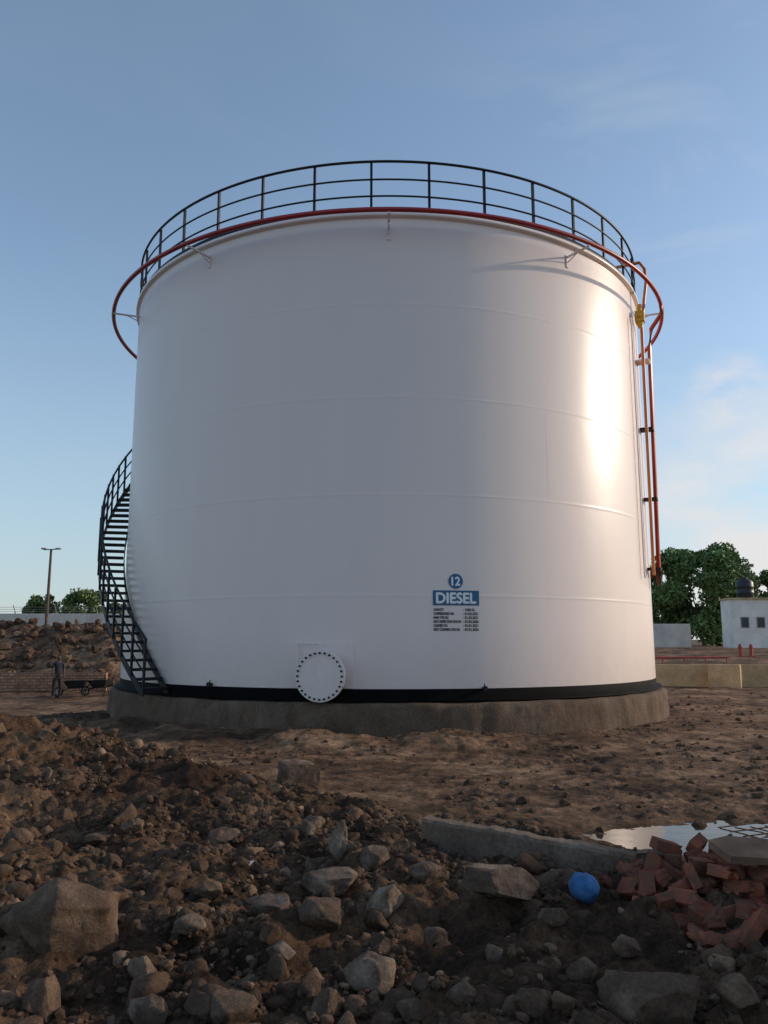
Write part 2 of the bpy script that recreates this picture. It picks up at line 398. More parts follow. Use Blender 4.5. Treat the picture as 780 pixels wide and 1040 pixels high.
ROCKS = [
 (62,925,132,92,'rock_brown','biggest brown boulder, lying at the left edge of the picture','boulder'),
 (372,985,60,50,'rock_pale','pale angular rock at the bottom centre, largest of the pale ones','rock'),
 (345,858,26,44,'rock_pale','tall narrow pale rock standing upright below the concrete block','rock'),
 (316,838,30,18,'rock_pale','rounded pale rock just left of the tall narrow upright rock','rock'),
 (340,892,70,26,'rock_grey','long flat grey rock below the tall narrow upright rock','rock'),
 (392,914,44,28,'rock_pale','pale wedge-shaped rock between the long flat grey rock and the largest pale rock','rock'),
 (510,895,92,30,'rock_grey','broad flat grey slab of rock left of the blue ball','rock'),
 (665,1012,112,60,'rock_brown','large brown boulder at the bottom right below the brick heap','boulder'),
 (147,988,32,42,'rock_pale','pale upright rock right of the biggest brown boulder','rock'),
 (156,1030,56,34,'rock_pale','pale rock cut by the bottom edge below the upright rock on the left','rock'),
 (232,1026,60,36,'rock_brown','brown rock at the bottom edge, left of centre','rock'),
 (333,1022,32,36,'rock_pale','small blocky pale rock at the bottom edge left of the largest pale rock','rock'),
 (212,905,30,22,'rock_brown','small brown rock to the right of the biggest boulder','rock'),
 (276,918,42,26,'rock_grey','grey rock left of the lumpy brown rock in the centre','rock'),
 (320,928,54,44,'rock_brown','lumpy brown rock in the centre below the long flat grey rock','rock'),
 (380,872,32,22,'rock_pale','small pale rock right of the tall narrow upright rock','rock'),
 (436,884,44,20,'rock_grey','low grey rock left of the broad flat slab','rock'),
 (42,1018,44,44,'rock_brown','squat brown rock in the bottom left corner','rock'),
 (190,942,38,18,'rock_pale','flat pale rock below the small brown rock beside the biggest boulder','rock'),
 (500,968,22,22,'rock_grey','small grey rock below the broad flat slab','rock'),
 (100,852,34,16,'rock_brown','small brown rock above the biggest boulder','rock'),
 (560,938,34,18,'rock_grey','small flat grey rock below and left of the blue ball','rock'),
 (440,954,30,20,'rock_brown','small brown rock right of the largest pale rock','rock'),
 (470,1012,36,24,'rock_grey','grey rock at the bottom, between the largest pale rock and the large bottom right boulder','rock'),
 (590,986,42,24,'rock_brown','brown rock just left above the large bottom right boulder','rock'),
 (285,966,32,20,'rock_grey','grey rock below the lumpy brown rock','rock'),
 (46,746,22,14,'rock_pale','small pale rock on top of the dirt mound at the far left','rock'),
 (135,842,26,14,'rock_brown','small rock on the slope of the left dirt mound','rock'),
 (655,872,66,18,'rock_grey','flat grey concrete chunk between the brick heap and the puddle','rock'),
 (640,962,36,24,'rock_brown','reddish brown rock at the foot of the brick heap','rock'),
 (755,1012,50,40,'rock_brown','dark brown rock in the bottom right corner','rock'),
 (232,850,40,16,'rock_brown','low brown rock on the mound left of the concrete block','rock'),
 (20,850,30,18,'rock_brown','brown rock against the left edge above the biggest boulder','rock'),
 (420,1025,40,22,'rock_brown','low brown rock at the bottom edge right of the largest pale rock','rock'),
 (540,1020,44,26,'rock_brown','brown rock at the bottom edge left of the large bottom right boulder','rock'),
]
for i, (px, py, w, h, mt, lab, cat) in enumerate(ROCKS):
    rg = np.random.default_rng(100+i)
    g0, t = ghit(px, py+h*.28)
    fw = (g0.y*math.cos(PITCH)+(g0.z-EYE)*math.sin(PITCH))
    sx = w/F*fw/2; sz = h/F*fw/2
    v = rock_v(4, rg, 16, .16)*np.array([sx, (sx*.8+sz*.6)/1.5, sz*1.12])
    rot = Euler((rg.uniform(-.15, .15), rg.uniform(-.15, .15), rg.uniform(-.3, .3)))
    me = bpy.data.meshes.new('rock'); me.from_pydata(v.tolist(), [], ICO[4][1].tolist())
    me.polygons.foreach_set('use_smooth', [True]*len(me.polygons))
    o = link('boulder' if cat == 'boulder' else 'rock', me, M[mt]); o.location = (g0.x, g0.y, g0.z+sz*.38); o.rotation_euler = rot
    tag(o, lab, cat, 'large rocks in the foreground rubble')

# ------------------------------------------------------------ tank
tank = empty('storage_tank', (CX, CY, ZB))
tag(tank, 'huge white cylindrical diesel storage tank with black railing and red ring pipe', 'storage tank')
TI = Matrix.Translation((-CX, -CY, -ZB))
def tpart(mb, name, mat, parent=tank, fix=True): mb.xf(TI); return mb.build(name, mat, parent, fix)
NC = 5; dz = (ZT-ZB)/NC
prof = [(RT, ZB)]
for k in range(1, NC):
    z = ZB+dz*k
    prof += [(RT, z-.05), (RT, z-.018), (RT+.0013, z-.01), (RT+.0018, z), (RT+.0013, z+.01), (RT, z+.018), (RT, z+.05)]
prof += [(RT, ZT-.12), (RT, ZT-.075), (RT+.07, ZT-.07), (RT+.075, ZT), (RT-.05, ZT+.005)]
m = MB(); m.revolve(prof, 256, (CX, CY, 0))
for k in range(NC):
    for j in range(6):
        ph = j*60+(k % 3)*20-12; z0 = ZB+dz*k+.03; z1 = ZB+dz*(k+1)-.03
        w = .0009*180/math.pi
        m.add([cyl(ph-w, RT-.002, z0), cyl(ph, RT+.0018, z0), cyl(ph+w, RT-.002, z0), cyl(ph-w, RT-.002, z1), cyl(ph, RT+.0018, z1), cyl(ph+w, RT-.002, z1)], [(0,1,4,3), (1,2,5,4)], True)
tpart(m, 'shell', M['tank'])
m = MB(); m.revolve([(RT-.05, ZT+.005), (3, ZT+.35), (.01, ZT+.6)], 128, (CX, CY, 0)); tpart(m, 'roof', M['tank'])
m = MB(); m.revolve([(RT+.004, ZB+.20), (RT+.008, ZB+.195), (RT+.008, ZB+.03), (RT+.12, ZB+.026), (RT+.12, ZB+.0)], 256, (CX, CY, 0)); tpart(m, 'base_band', M['bitumen'])
# railing
rail = MB(); NP = 36
circ = lambda r, z, n=180: [cyl(360*k/n, r, z) for k in range(n)]
RR = RT+.0
rail.tube(circ(RR, ZT+1.07), .026, 8, True); rail.tube(circ(RR, ZT+.70), .018, 6, True); rail.tube(circ(RR, ZT+.36), .018, 6, True)
rail.revolve([(RR+.004, ZT+.02), (RR+.004, ZT+.13), (RR-.004, ZT+.13), (RR-.004, ZT+.02)], 180, (CX, CY, 0), closed=True)
rl = tpart(rail, 'guard_railing', M['black'])
pm = MB(); pm.box((0,0,.535), (.045,.045,1.07)); p0 = None
for k in range(NP):
    ph = -3+10*k
    if p0 is None: o = p0 = pm.build('post', M['black'], rl)
    else: o = p0.copy(); C.objects.link(o); o.parent = rl
    q = cyl(ph, RR-.03, ZT)-Vector((CX, CY, ZB)); o.location = q; o.rotation_euler = (0, 0, R(ph))
# ring pipe
RP, ZP = 6.90, 9.25
m = MB(); m.tube(circ(RP, ZP, 200), .046, 10, True)
ring = tpart(m, 'ring_pipe', M['red'])
bm_ = MB()
bm_.box((0,-.30,-.060), (.04,.58,.03)); bm_.tube([(0,0,-.18), (0,-.28,-.07)], .012, 6, smooth=False); bm_.box((0,-.010,-.15), (.06,.016,.26))
b0 = None
for k in range(-5, 6):
    ph = 34.5*k if abs(k) < 5 else 164*(1 if k > 0 else -1)
    if b0 is None: o = b0 = bm_.build('pipe_bracket', M['white'], tank)
    else: o = b0.copy(); C.objects.link(o); o.parent = tank
    o.location = cyl(ph, RT, ZP)-Vector((CX, CY, ZB)); o.rotation_euler = (0, 0, R(ph))
# riser pipes on the right
ph1 = 66
zlo = 3.0
m = MB(); m.tube([cyl(ph1, RP, ZP), cyl(ph1, RP, ZP-.22), cyl(ph1+1, RT+.33, ZP-.5), cyl(ph1+1, RT+.27, 8.3), cyl(ph1+1, RT+.2, zlo+.1), cyl(ph1+1, RT+.03, zlo)], .05, 8)
tpart(m, 'riser_pipe', M['orange'])
m = MB(); m.tube([cyl(ph1-6, RT-.3, ZT+.56), cyl(ph1-6, RT+.25, ZT+.55), cyl(ph1-3, RT+.30, ZT+.55), cyl(ph1-3, RT+.32, ZT+.2), cyl(ph1-3, RT+.17, ZT-.8), cyl(ph1-3, RT+.14, zlo)], .038, 8)
tpart(m, 'riser_pipe', M['amber'])
m = MB(); m.box((0,0,0), (.22,.2,.24)); m.tube([(0,0,.12), (0,0,.30)], .05, 8); m.tube([(0,0,-.12), (0,0,-.26)], [.08,.045], 8); m.tube([(-.18,0,0), (.18,0,0)], .045, 8)
m.xf(Matrix.Translation(cyl(ph1-4, RT+.16, 8.85)) @ Matrix.Rotation(R(ph1), 4, 'Z')); tpart(m, 'foam_chamber', M['yellow'])
for zc in (7.9, 6.3, 4.7, 3.15):
    m = MB(); m.box(cyl(ph1-1, RT+.12, zc), (.30,.32,.045), Matrix.Rotation(R(ph1), 3, 'Z')); tpart(m, 'pipe_clamp', M['black'] if zc < 7 else M['white'])
m = MB(); m.tube([cyl(ph1+1, RT+.2, 3.02), cyl(ph1+1, RT+.2, 2.8)], [.085,.05], 8); m.revolve([(.11,-.02), (.11,.02)], 12, tuple(cyl(ph1+1, RT+.2, 3.1))); tpart(m, 'drain_valve', M['rust'])
m = MB(); m.tube([cyl(ph1-8, RT+.06, 8.7), cyl(ph1-8, RT+.06, 2.9)], .018, 6); tpart(m, 'conduit', M['white'])
# manhole
pm_, zm = tank_hit(329, 686)
mh = MB(); mh.tube([(0,0,0), (0,-.22,0)], .33, 40); mh.tube([(0,-.20,0), (0,-.245,0)], .43, 48, smooth=False); mh.tube([(0,-.250,0), (0,-.29,0)], .43, 48, smooth=False)
mo = mh.build('manhole', M['white'], tank); mo.location = cyl(pm_, RT, zm)-Vector((CX, CY, ZB)); mo.rotation_euler = (0, 0, R(pm_))
bl = MB(); bl.tube([(0,-.025,0), (0,.10,0)], .019, 6, smooth=False); bl0 = None
for k in range(28):
    if bl0 is None: o = bl0 = bl.build('bolt', M['black'], mo)
    else: o = bl0.copy(); C.objects.link(o); o.parent = mo
    a = 2*math.pi*k/28; o.location = (.385*math.cos(a), -.295, .385*math.sin(a))
dv = MB(); dv.tube([(-.47,-.06,-.1), (-.47,-.06,.50), (-.44,-.08,.54), (-.05,-.20,.54), (0,-.25,.52), (0,-.25,.42)], .014, 8); dv.build('davit_arm', M['white'], mo)
# reinforcing pad
m = MB()
w2, h2 = .58, .54
zc = zm+.03
outl = []
for a0, cxx, czz in ((0, w2-.12, h2-.12), (90, -w2+.12, h2-.12), (180, -w2+.12, -h2+.12), (270, w2-.12, -h2+.12)):
    for k in range(7):
        a = R(a0+15*k); outl.append((cxx-.06+.12*math.cos(a), czz+.12*math.sin(a)))
def onT(u, z, r): return cyl(pm_+math.degrees(u/RT), r, z)
inner = [onT(u*.05, zc+z*.05, RT+.018) for u, z in outl]; outer = [onT(u, max(zc+z, ZB+.21), RT+.018) for u, z in outl]; edge = [onT(u*1.005, max(zc+z*1.005, ZB+.205), RT) for u, z in outl]
nn = len(outl); m.add(inner+outer+edge, [(i, (i+1) % nn, nn+(i+1) % nn, nn+i) for i in range(nn)]+[(nn+i, nn+(i+1) % nn, 2*nn+(i+1) % nn, 2*nn+i) for i in range(nn)]+[tuple(range(nn))])
tpart(m, 'reinforcing_plate', M['tank'])
for px, py in ((215, 695), (491, 699)):
    ph, z = tank_hit(px, py); m = MB(); m.tube([(0,.0,0), (0,-.08,0)], .03, 10); m.tube([(0,-.07,0), (0,-.10,0)], .045, 10, smooth=False); m.tube([(0,-.05,.03), (0,-.05,.08)], .010, 6)
    o = m.build('drain_stub', M['black'], tank); o.location = cyl(ph, RT, z)-Vector((CX, CY, ZB)); o.rotation_euler = (0, 0, R(ph))
# painted lettering
def text_mesh(body):
    cu = bpy.data.curves.new('lettering', 'FONT'); cu.body = body; cu.resolution_u = 4
    o = bpy.data.objects.new('lettering', cu); C.objects.link(o); bpy.context.view_layer.update()
    me = bpy.data.meshes.new_from_object(o.evaluated_get(bpy.context.evaluated_depsgraph_get()))
    bpy.data.objects.remove(o); v = np.array([p.co[:] for p in me.vertices]); f = [tuple(p.vertices) for p in me.polygons]; bpy.data.meshes.remove(me)
    return v, f
def tpx(px, py): ph, z = tank_hit(px, py); return R(ph)*RT, z
def onTank(u, z, off): return cyl(math.degrees(u/RT), RT+off, z)
def put_text(mb, body, x0, z0, x1, z1, off, embolden=0):
    v, f = text_mesh(body); lo = v.min(0); hi = v.max(0)
    P = [onTank(x0+(a[0]-lo[0])/(hi[0]-lo[0])*(x1-x0), z0+(a[1]-lo[1])/(hi[1]-lo[1])*(z1-z0), off) for a in v]
    mb.add(P, f)
    if embolden:
        for du, dzz in ((embolden, 0), (-embolden, 0), (0, embolden), (0, -embolden)):
            k = .0006*(1 if du > 0 or dzz > 0 else 2)+.0003*(dzz != 0)
            P = [onTank(x0+du+(a[0]-lo[0])/(hi[0]-lo[0])*(x1-x0), z0+dzz+(a[1]-lo[1])/(hi[1]-lo[1])*(z1-z0), off-k) for a in v]; mb.add(P, f)
u0, zt = tpx(439.5, 599.5); u1, zb = tpx(486.5, 615)
m = MB(); nn = 12
m.add([onTank(u0+(u1-u0)*i/nn, z, .009) for z in (zb, zt) for i in range(nn+1)], [(i, i+1, nn+2+i, nn+1+i) for i in range(nn)])
pan = tpart(m, 'name_panel', M['signblue'], fix=False)
m = MB(); a0, b1 = tpx(443, 602); a1, b0_ = tpx(483, 612.8); put_text(m, 'DIESEL', a0, b0_, a1, b1, .016, .010); tpart(m, 'lettering', M['signwhite'], pan, fix=False)
uc, zc = tpx(462.7, 590.3); rr = (u1-u0)*7.4/47
m = MB(); m.add([onTank(uc, zc, .009)]+[onTank(uc+rr*math.cos(2*math.pi*k/40), zc+rr*math.sin(2*math.pi*k/40), .009) for k in range(40)], [(0, 1+k, 1+(k+1) % 40) for k in range(40)])
dsc = tpart(m, 'number_disc', M['signblue'], fix=False)
m = MB(); put_text(m, '12', uc-rr*.56, zc-rr*.55, uc+rr*.56, zc+rr*.55, .016, .008); tpart(m, 'lettering', M['signwhite'], dsc, fix=False)
rows = [('CAPACITY', ': 1500 KL'), ('COMMISSIONED ON', ': 01.02.2021'), ('MAIN TYPE NO', ': 01.02.2021'), ('NEXT INSPECTION DUE ON', ': 01.02.2026'), ('CLEANED ON', ': 01.01.2021'), ('NEXT CLEANING DUE ON', ': 01.01.2026')]
px_u = (u1-u0)/47; px_z = (zt-zb)/15.5
wmax = max(np.ptp(text_mesh(a)[0][:, 0]) for a, b in rows); wr = max(np.ptp(text_mesh(b)[0][:, 0]) for a, b in rows)
for i, (a, b) in enumerate(rows):
    z1 = zb-px_z*(3.2+4.1*i); z0 = z1-px_z*2.7
    wa = np.ptp(text_mesh(a)[0][:, 0])/wmax*27.5*px_u; wb = np.ptp(text_mesh(b)[0][:, 0])/wr*15.5*px_u
    m = MB(); put_text(m, a, u0+px_u*.5, z0, u0+px_u*.5+wa, z1, .009, .0022); tpart(m, 'data_heading', M['ink'], fix=False)
    m = MB(); put_text(m, b, u0+px_u*30.5, z0, u0+px_u*30.5+wb, z1, .009, .0022); tpart(m, 'data_value', M['ink'], fix=False)

# staircase
PH0, SL = -40.5, .0920; RI, RO = RT+.05, RT+.58
zs = lambda ph: ZB+.02+(PH0-ph)*SL
PE = PH0-(ZT-ZB)/SL
m = MB(); N = 120
for r in (RI, RO):
    P = []
    for i in range(N+1):
        ph = PH0+(PE-PH0)*i/N; z = zs(ph); lo_ = max(z-.09, ZB+.0)
        P += [cyl(ph, r-.010, lo_), cyl(ph, r+.010, lo_), cyl(ph, r+.010, z+.07), cyl(ph, r-.010, z+.07)]
    m.add(P, [(4*i+a, 4*i+(a+1) % 4, 4*i+4+(a+1) % 4, 4*i+4+a) for i in range(N) for a in range(4)])
stair = tpart(m, 'staircase', M['black'])
m = MB(); 
rlp = lambda hh, r: [cyl(PH0+(PE-PH0)*i/N, r, zs(PH0+(PE-PH0)*i/N)+hh) for i in range(N+1)]
m.tube(rlp(1.0, RO), .026, 6); m.tube(rlp(.68, RO), .018, 6); m.tube(rlp(.38, RO), .018, 6)
tpart(m, 'handrail', M['black'], stair)
NS = 52; tm = MB(); tm.box((0,-(RO-RI)/2,0), (.25,RO-RI-.03,.05)); t0 = None
for i in range(NS):
    ph = PH0+(PE-PH0)*(i+.5)/NS
    if t0 is None: o = t0 = tm.build('tread', M['black'], stair)
    else: o = t0.copy(); C.objects.link(o); o.parent = stair
    o.location = cyl(ph, RI, zs(ph)+.02)-Vector((CX, CY, ZB)); o.rotation_euler = (0, 0, R(ph))
sp = MB(); sp.box((0,0,.5), (.04,.04,1.0)); s0 = None
for i in range(0, NS+1, 2):
    ph = PH0+(PE-PH0)*i/NS
    if s0 is None: o = s0 = sp.build('rail_post', M['black'], stair)
    else: o = s0.copy(); C.objects.link(o); o.parent = stair
    o.location = cyl(ph, RO+.02, zs(ph))-Vector((CX, CY, ZB)); o.rotation_euler = (0, 0, R(ph))
m = MB(); m.box(cyl(PE-4.5, RT+.35, ZT), (1.0,.75,.04), Matrix.Rotation(R(PE-4.5), 3, 'Z')); tpart(m, 'landing', M['black'], stair)

# foundation
m = MB(); RF = 6.52; pr = [(RF+.06, -1.3), (RF+.06, -.2), (RF+.04, .1), (RF+.02, .3), (RF, .46), (RF-.02, ZB-.06), (RF-.06, ZB-.03), (RT-.2, ZB-.003)]
n = 500; V = []
for r, z in pr:
    for k in range(n):
        w = .05*float(fbm(np.array([k*.35]), np.array([z*4]), 4, 4)[0]) if z < ZB-.01 else 0
        V.append(cyl(360*k/n, r+w, z+(.014*math.sin(k*.31)*math.sin(k*.113) if z > .4 and z < ZB-.01 else 0)))
m.add(V, [(i*n+k, i*n+(k+1) % n, (i+1)*n+(k+1) % n, (i+1)*n+k) for i in range(len(pr)-1) for k in range(n)], True)
tag(m.build('tank_foundation', M['concrete']), 'stained round concrete plinth the white tank stands on', 'foundation')

# ------------------------------------------------------------ foreground things
g0 = at_y(303, 808, 8.7)
bk = bmesh.new(); bmesh.ops.create_cube(bk, size=1); bmesh.ops.subdivide_edges(bk, edges=bk.edges, cuts=5, use_grid_fill=True)
for v in bk.verts:
    r = sum(abs(c) > .49 for c in v.co)
    if r >= 2: v.co *= .95
    if v.co.x > .3 and v.co.z > .1: v.co.z -= .28*(v.co.x-.3)/.2
    v.co += Vector([random.uniform(-.02, .02) for _ in range(3)])
me = bpy.data.meshes.new('concrete_block'); bk.to_mesh(me); bk.free()
zg = hz(g0.x, 8.7)
o = link('concrete_block', me, M['rock_grey']); o.scale = (.42,.24,.34); o.location = (g0.x, 8.7, zg+.09); o.rotation_euler = (.06,.05,.35)
tag(o, 'weathered soil-stained concrete block half sunk in front of the tank', 'concrete block')
# concrete kerb
a, _ = ghit(432, 850); b, _ = ghit(645, 886)
def strip(a, b, w, h, name, mat, label, cat):
    d = (b-a); L = d.length; m = MB(); n = 90; P = []
    for i in range(n+1):
        x = -L/2+L*i/n
        j, k, l = [float(fbm(np.array([i*.13+q]), np.array([q*1.0]), 4, 31)[0])*.022 for q in (0, 20, 40)]
        P += [(x, -w/2+j, -h), (x, w/2+j, -h), (x, w/2+j, h/2-.015+k), (x, w/2-.02+j, h/2+k), (x, -w/2+.02+l, h/2+k*.8), (x, -w/2+l, h/2-.018+k)]
    m.add(P, [(6*i+k, 6*i+(k+1) % 6, 6*i+6+(k+1) % 6, 6*i+6+k) for i in range(n) for k in range(6)]+[tuple(range(6)), tuple(6*n+5-q for q in range(6))])
    o = m.build(name, mat); o.location = (a+b)/2; o.rotation_euler = (0, math.asin(-d.z/L), math.atan2(d.y, d.x)); return tag(o, label, cat)
a.z += .06; b.z += .05
strip(a, b, .15, .14, 'concrete_kerb', M['kerb'], 'low soil-stained concrete kerb running to the brick heap', 'kerb')
# bricks
def brick_mesh(i):
    bm = bmesh.new(); bmesh.ops.create_cube(bm, size=1); bmesh.ops.subdivide_edges(bm, edges=bm.edges, cuts=4, use_grid_fill=True)
    L = random.choice((.20, .14, .12, .10, .16)); brk = random.uniform(.05, .3); sk = random.uniform(-.35, .35)
    for v in bm.verts:
        r = [abs(c) > .49 for c in v.co]
        if sum(r) >= 2: v.co *= .96
        if v.co.x > .25: v.co.x += random.uniform(-brk, .03)+sk*v.co.y
        v.co += Vector([random.uniform(-.016, .016) for _ in range(3)])
        v.co = Vector((v.co.x*L, v.co.y*.10, v.co.z*.066))
    me = bpy.data.meshes.new('brick'); bm.to_mesh(me); bm.free(); me.materials.append(M['brick']); return me
bms = [brick_mesh(i) for i in range(16)]
placed = []
nb = 0
while nb < 140:
    x = random.gauss(HX+.10, .42); y = random.gauss(HY, .34)
    if not (1.30 < x < 3.1 and 3.75 < y < 5.4) or x < 1.30+.25*(5.0-y if y < 5 else 0): continue
    base = hz(x, y); z = base+.02
    for (a1, b1, c1) in placed:
        dd = math.hypot(a1-x, b1-y)
        if dd < .08: z = max(z, c1+.05)
        elif dd < .11: z = max(z, c1+.015)
    if z > base+.14: continue
    placed.append((x, y, z))
    o = bpy.data.objects.new('brick', random.choice(bms)); C.objects.link(o); o.location = (x, y, z); q = random.uniform(.8, 1.05); o.scale = (q,q,q)
    o.rotation_euler = (random.gauss(0, .4), random.gauss(0, .4), random.uniform(0, 6.28)); nb += 1
    tag(o, 'broken red clay brick in the heap at the right edge', 'brick', 'broken red bricks heaped at the right')
# slab on bricks
m = MB(); m.add([(-.19,-.12,0), (.17,-.15,0), (.21,.1,0), (-.02,.16,0), (-.18,.09,0), (-.19,-.12,.04), (.17,-.15,.035), (.21,.1,.04), (-.02,.16,.035), (-.18,.09,.04)], [(4,3,2,1,0), (5,6,7,8,9)]+[(i, (i+1) % 5, 5+(i+1) % 5, 5+i) for i in range(5)])
sy = 4.5; sxp = at_y(762, 900, sy).x; top_b = max([c for (a1, b1, c) in placed if math.hypot(a1-sxp, b1-sy) < .24] or [hz(sxp, sy)])
o = m.build('flat_slab', M['plywood']); o.location = (sxp, sy, top_b+.055); o.rotation_euler = (.16,.05,.2); tag(o, 'flat brown slab lying tilted on top of the brick heap', 'slab')
# blue ball
g0, t = ghit(594, 914); v = ICO[4][0].copy(); k = fbm(v[:, 0]*2.2+v[:, 2], v[:, 1]*2.2-v[:, 2], 3, 9); v *= (1+.22*k)[:, None]
me = bpy.data.meshes.new('plastic_ball'); me.from_pydata((v*[.088,.088,.078]).tolist(), [], ICO[4][1].tolist()); me.polygons.foreach_set('use_smooth', [True]*len(me.polygons))
o = link('plastic_ball', me, M['blue']); o.location = g0+Vector((0,0,.04)); tag(o, 'blue dented plastic ball beside the brick heap', 'ball')
# scrap
g0, t = ghit(250, 887); m = MB()
m.add([(-.09,-.03,.0), (-.02,.02,.05), (.05,-.03,.02), (.1,.03,.06), (-.07,.05,.02), (.04,.07,.03)], [(0,2,1), (1,2,3), (1,3,5), (0,1,4), (1,5,4)])
m.xf(Matrix.Scale(.5, 4)); o = m.build('paper_scrap', M['white']); o.location = g0+Vector((0,0,.03)); tag(o, 'small crumpled pale scrap lying among the foreground rubble', 'scrap')
# puddle
m = MB(); n = 60; zp = -.05
P = [(PUX, PUY, zp)]+[(PUX+(1.8+.35*float(fbm(np.array([math.cos(a)*2+5.]), np.array([math.sin(a)*2+5.]), 3, 2)[0]))*math.cos(a), PUY+.95*math.sin(a), zp) for a in [2*math.pi*k/n for k in range(n)]]
m.add(P, [(0, 1+k, 1+(k+1) % n) for k in range(n)]); o = m.build('puddle', M['water'], fix=False); tag(o, 'shallow muddy puddle at the right edge reflecting the sky', 'puddle', kind='structure')
# rebar mesh
m = MB(); 
for i in range(6):
    m.tube([(-.4+.16*i, -.3, .0), (-.4+.16*i+.02, 0, .02+.012*math.sin(i*2)), (-.4+.16*i, .3, .0)], .006, 5)
for j in range(5):
    m.tube([(-.42, -.3+.15*j, .01), (0, -.3+.15*j, .03), (.42, -.3+.15*j, .01)], .006, 5)
o = m.build('wire_mesh', M['rust']); o.location = (3.40, 7.05, zp+.03); o.rotation_euler = (.02,.02,.3); tag(o, 'rusty reinforcing wire mesh lying in the puddle', 'wire mesh')

# ------------------------------------------------------------ left background
def wall(name, a, b, th, h, mat, label, cat, group=None, zb=None):
    d = Vector((b[0]-a[0], b[1]-a[1], 0)); L = d.length; m = MB(); m.box((0,0,h/2), (L, th, h)); o = m.build(name, mat)
    z = zb if zb is not None else min(hz(*a), hz(*b)); o.location = ((a[0]+b[0])/2, (a[1]+b[1])/2, z); o.rotation_euler = (0, 0, math.atan2(d.y, d.x)); return tag(o, label, cat, group)
wall('brick_wall', (-19.5, 34.6), (-12.2, 35.4), .24, 1.05, M['wall'], 'low unplastered brick wall behind the person on the left', 'wall', zb=-.85)
# sheet fence
fen = empty('sheet_fence', (-36, 58, 0)); tag(fen, 'pale corrugated sheet fence with barbed wire beyond the spoil heap', 'fence')
m = MB(); n = 500
m.add([(i*.1, .03*math.sin(i*1.6), z) for z in (0, 3.5) for i in range(n)], [(i, i+1, n+i+1, n+i) for i in range(n-1)]); m.build('panel', M['zinc'], fen, False)
pm2 = MB(); pm2.box((0,.1,1.8), (.08,.08,3.6)); pm2.tube([(0,.1,3.6), (0,-.3,4.1)], .03, 5); q0 = None
for i in range(17):
    if q0 is None: o = q0 = pm2.build('fence_post', M['greysteel'], fen)
    else: o = q0.copy(); C.objects.link(o); o.parent = fen
    o.location = (i*3.0, 0, 0)
m = MB()
for k in range(3): m.tube([(0,.1-.13*k,3.65+.15*k), (49.9,.1-.13*k,3.65+.15*k)], .012, 4)
m.build('barbed_wire', M['greysteel'], fen)
# lamp pole
pt = at_y(52, 558, 55)
lp = empty('street_lamp', (pt.x, 55, 0)); tag(lp, 'tall twin-arm street lamp rising behind the spoil heap at left', 'street lamp')
m = MB(); m.tube([(0,0,0), (0,0,pt.z)], [.13,.08], 10); m.build('pole', M['bark'], lp)
m = MB(); m.tube([(-.5,0,pt.z-.02), (.5,0,pt.z+.02)], .04, 8); m.build('arm', M['greysteel'], lp)
for s in (-1, 1):
    m = MB(); m.box((s*.5,0,pt.z+.05), (.34,.22,.10)); m.build('lamp_head', M['greysteel'], lp)

# trees
def tree(name, x, y, zb, h, rx, lab, grp=None, mat='leaf', nl=5200, leaf=.2, seed=0, ry=None, low=.28):
    rg = np.random.default_rng(seed); ry = ry or rx
    t = empty(name, (x, y, zb)); tag(t, lab, 'tree', grp)
    m = MB(); th = h*low*1.3; m.tube([(0,0,-.3), (.1,0,th*.5), (0,.05,th)], [.22*h/8,.16*h/8,.12*h/8], 8)
    cl = []
    for i in range(60):
        a = rg.uniform(0, 6.28); rad = rg.uniform(.05, 1)**.5; zz = rg.uniform(low, .93)
        e = math.sqrt(max(.08, 1-((zz-.5)/.52)**2))
        c = np.array([rx*rad*e*math.cos(a)*.88, ry*rad*e*math.sin(a)*.88, zz*h]); cl.append((c, rg.uniform(.16, .34)*rx))
        if i < 9: m.tube([(0,0,th*.75), (c[0]*.4, c[1]*.4, (th+c[2])/2), tuple(c)], [.08*h/8,.05*h/8,.02], 5)
    m.build('trunk', M['bark'], t)
    V = []; 
    per = nl//len(cl)
    for c, r in cl:
        d = rg.normal(size=(per, 3)); d /= np.linalg.norm(d, axis=1)[:, None]; d *= (rg.uniform(.25, 1.05, per)**.5)[:, None]*r*np.array([1.1, 1.1, .8])
        ctr = c+d
        a = rg.normal(size=(per, 3)); a /= np.linalg.norm(a, axis=1)[:, None]; b = np.cross(a, rg.normal(size=(per, 3))); b /= np.linalg.norm(b, axis=1)[:, None]
        s = leaf*rg.uniform(.6, 1.3, per)[:, None]
        V.append(np.stack([ctr-a*s, ctr+b*s*.5, ctr+a*s, ctr-b*s*.5], 1).reshape(-1, 3))
    V = np.concatenate(V); Fc = np.arange(len(V)).reshape(-1, 4)
    me = bpy.data.meshes.new('crown'); me.from_pydata(V.tolist(), [], Fc.tolist()); link('crown', me, M[mat], t)
    return t
def tree_px(px, ytop, wpx, Y, lab, seed, mat='leaf', grp=None, zb=0, name='tree', low=.25, nl=5200, leaf=.2):
    p = at_y(px, ytop, Y); rx = wpx/F*Y/2
    return tree(name, p.x, Y, zb, (p.z-zb)*1.03, rx, lab, grp, mat, nl, leaf, seed, low=low)
tree_px(44, 604, 36, 85, 'small green tree left of the lamp pole beyond the sheet fence', 1, nl=4500, grp='trees beyond the left fence')
tree_px(88, 601, 56, 85, 'broad green tree right of the lamp pole beyond the sheet fence', 2, nl=7000, grp='trees beyond the left fence')
tree_px(122, 608, 36, 90, 'green tree half hidden behind the staircase on the left', 3, nl=4000, grp='trees beyond the left fence')
tree_px(708, 559, 104, 78, 'tallest green tree at right, just beyond the tank', 4, mat='leaf2', nl=26000, zb=.8, low=.06, leaf=.22)
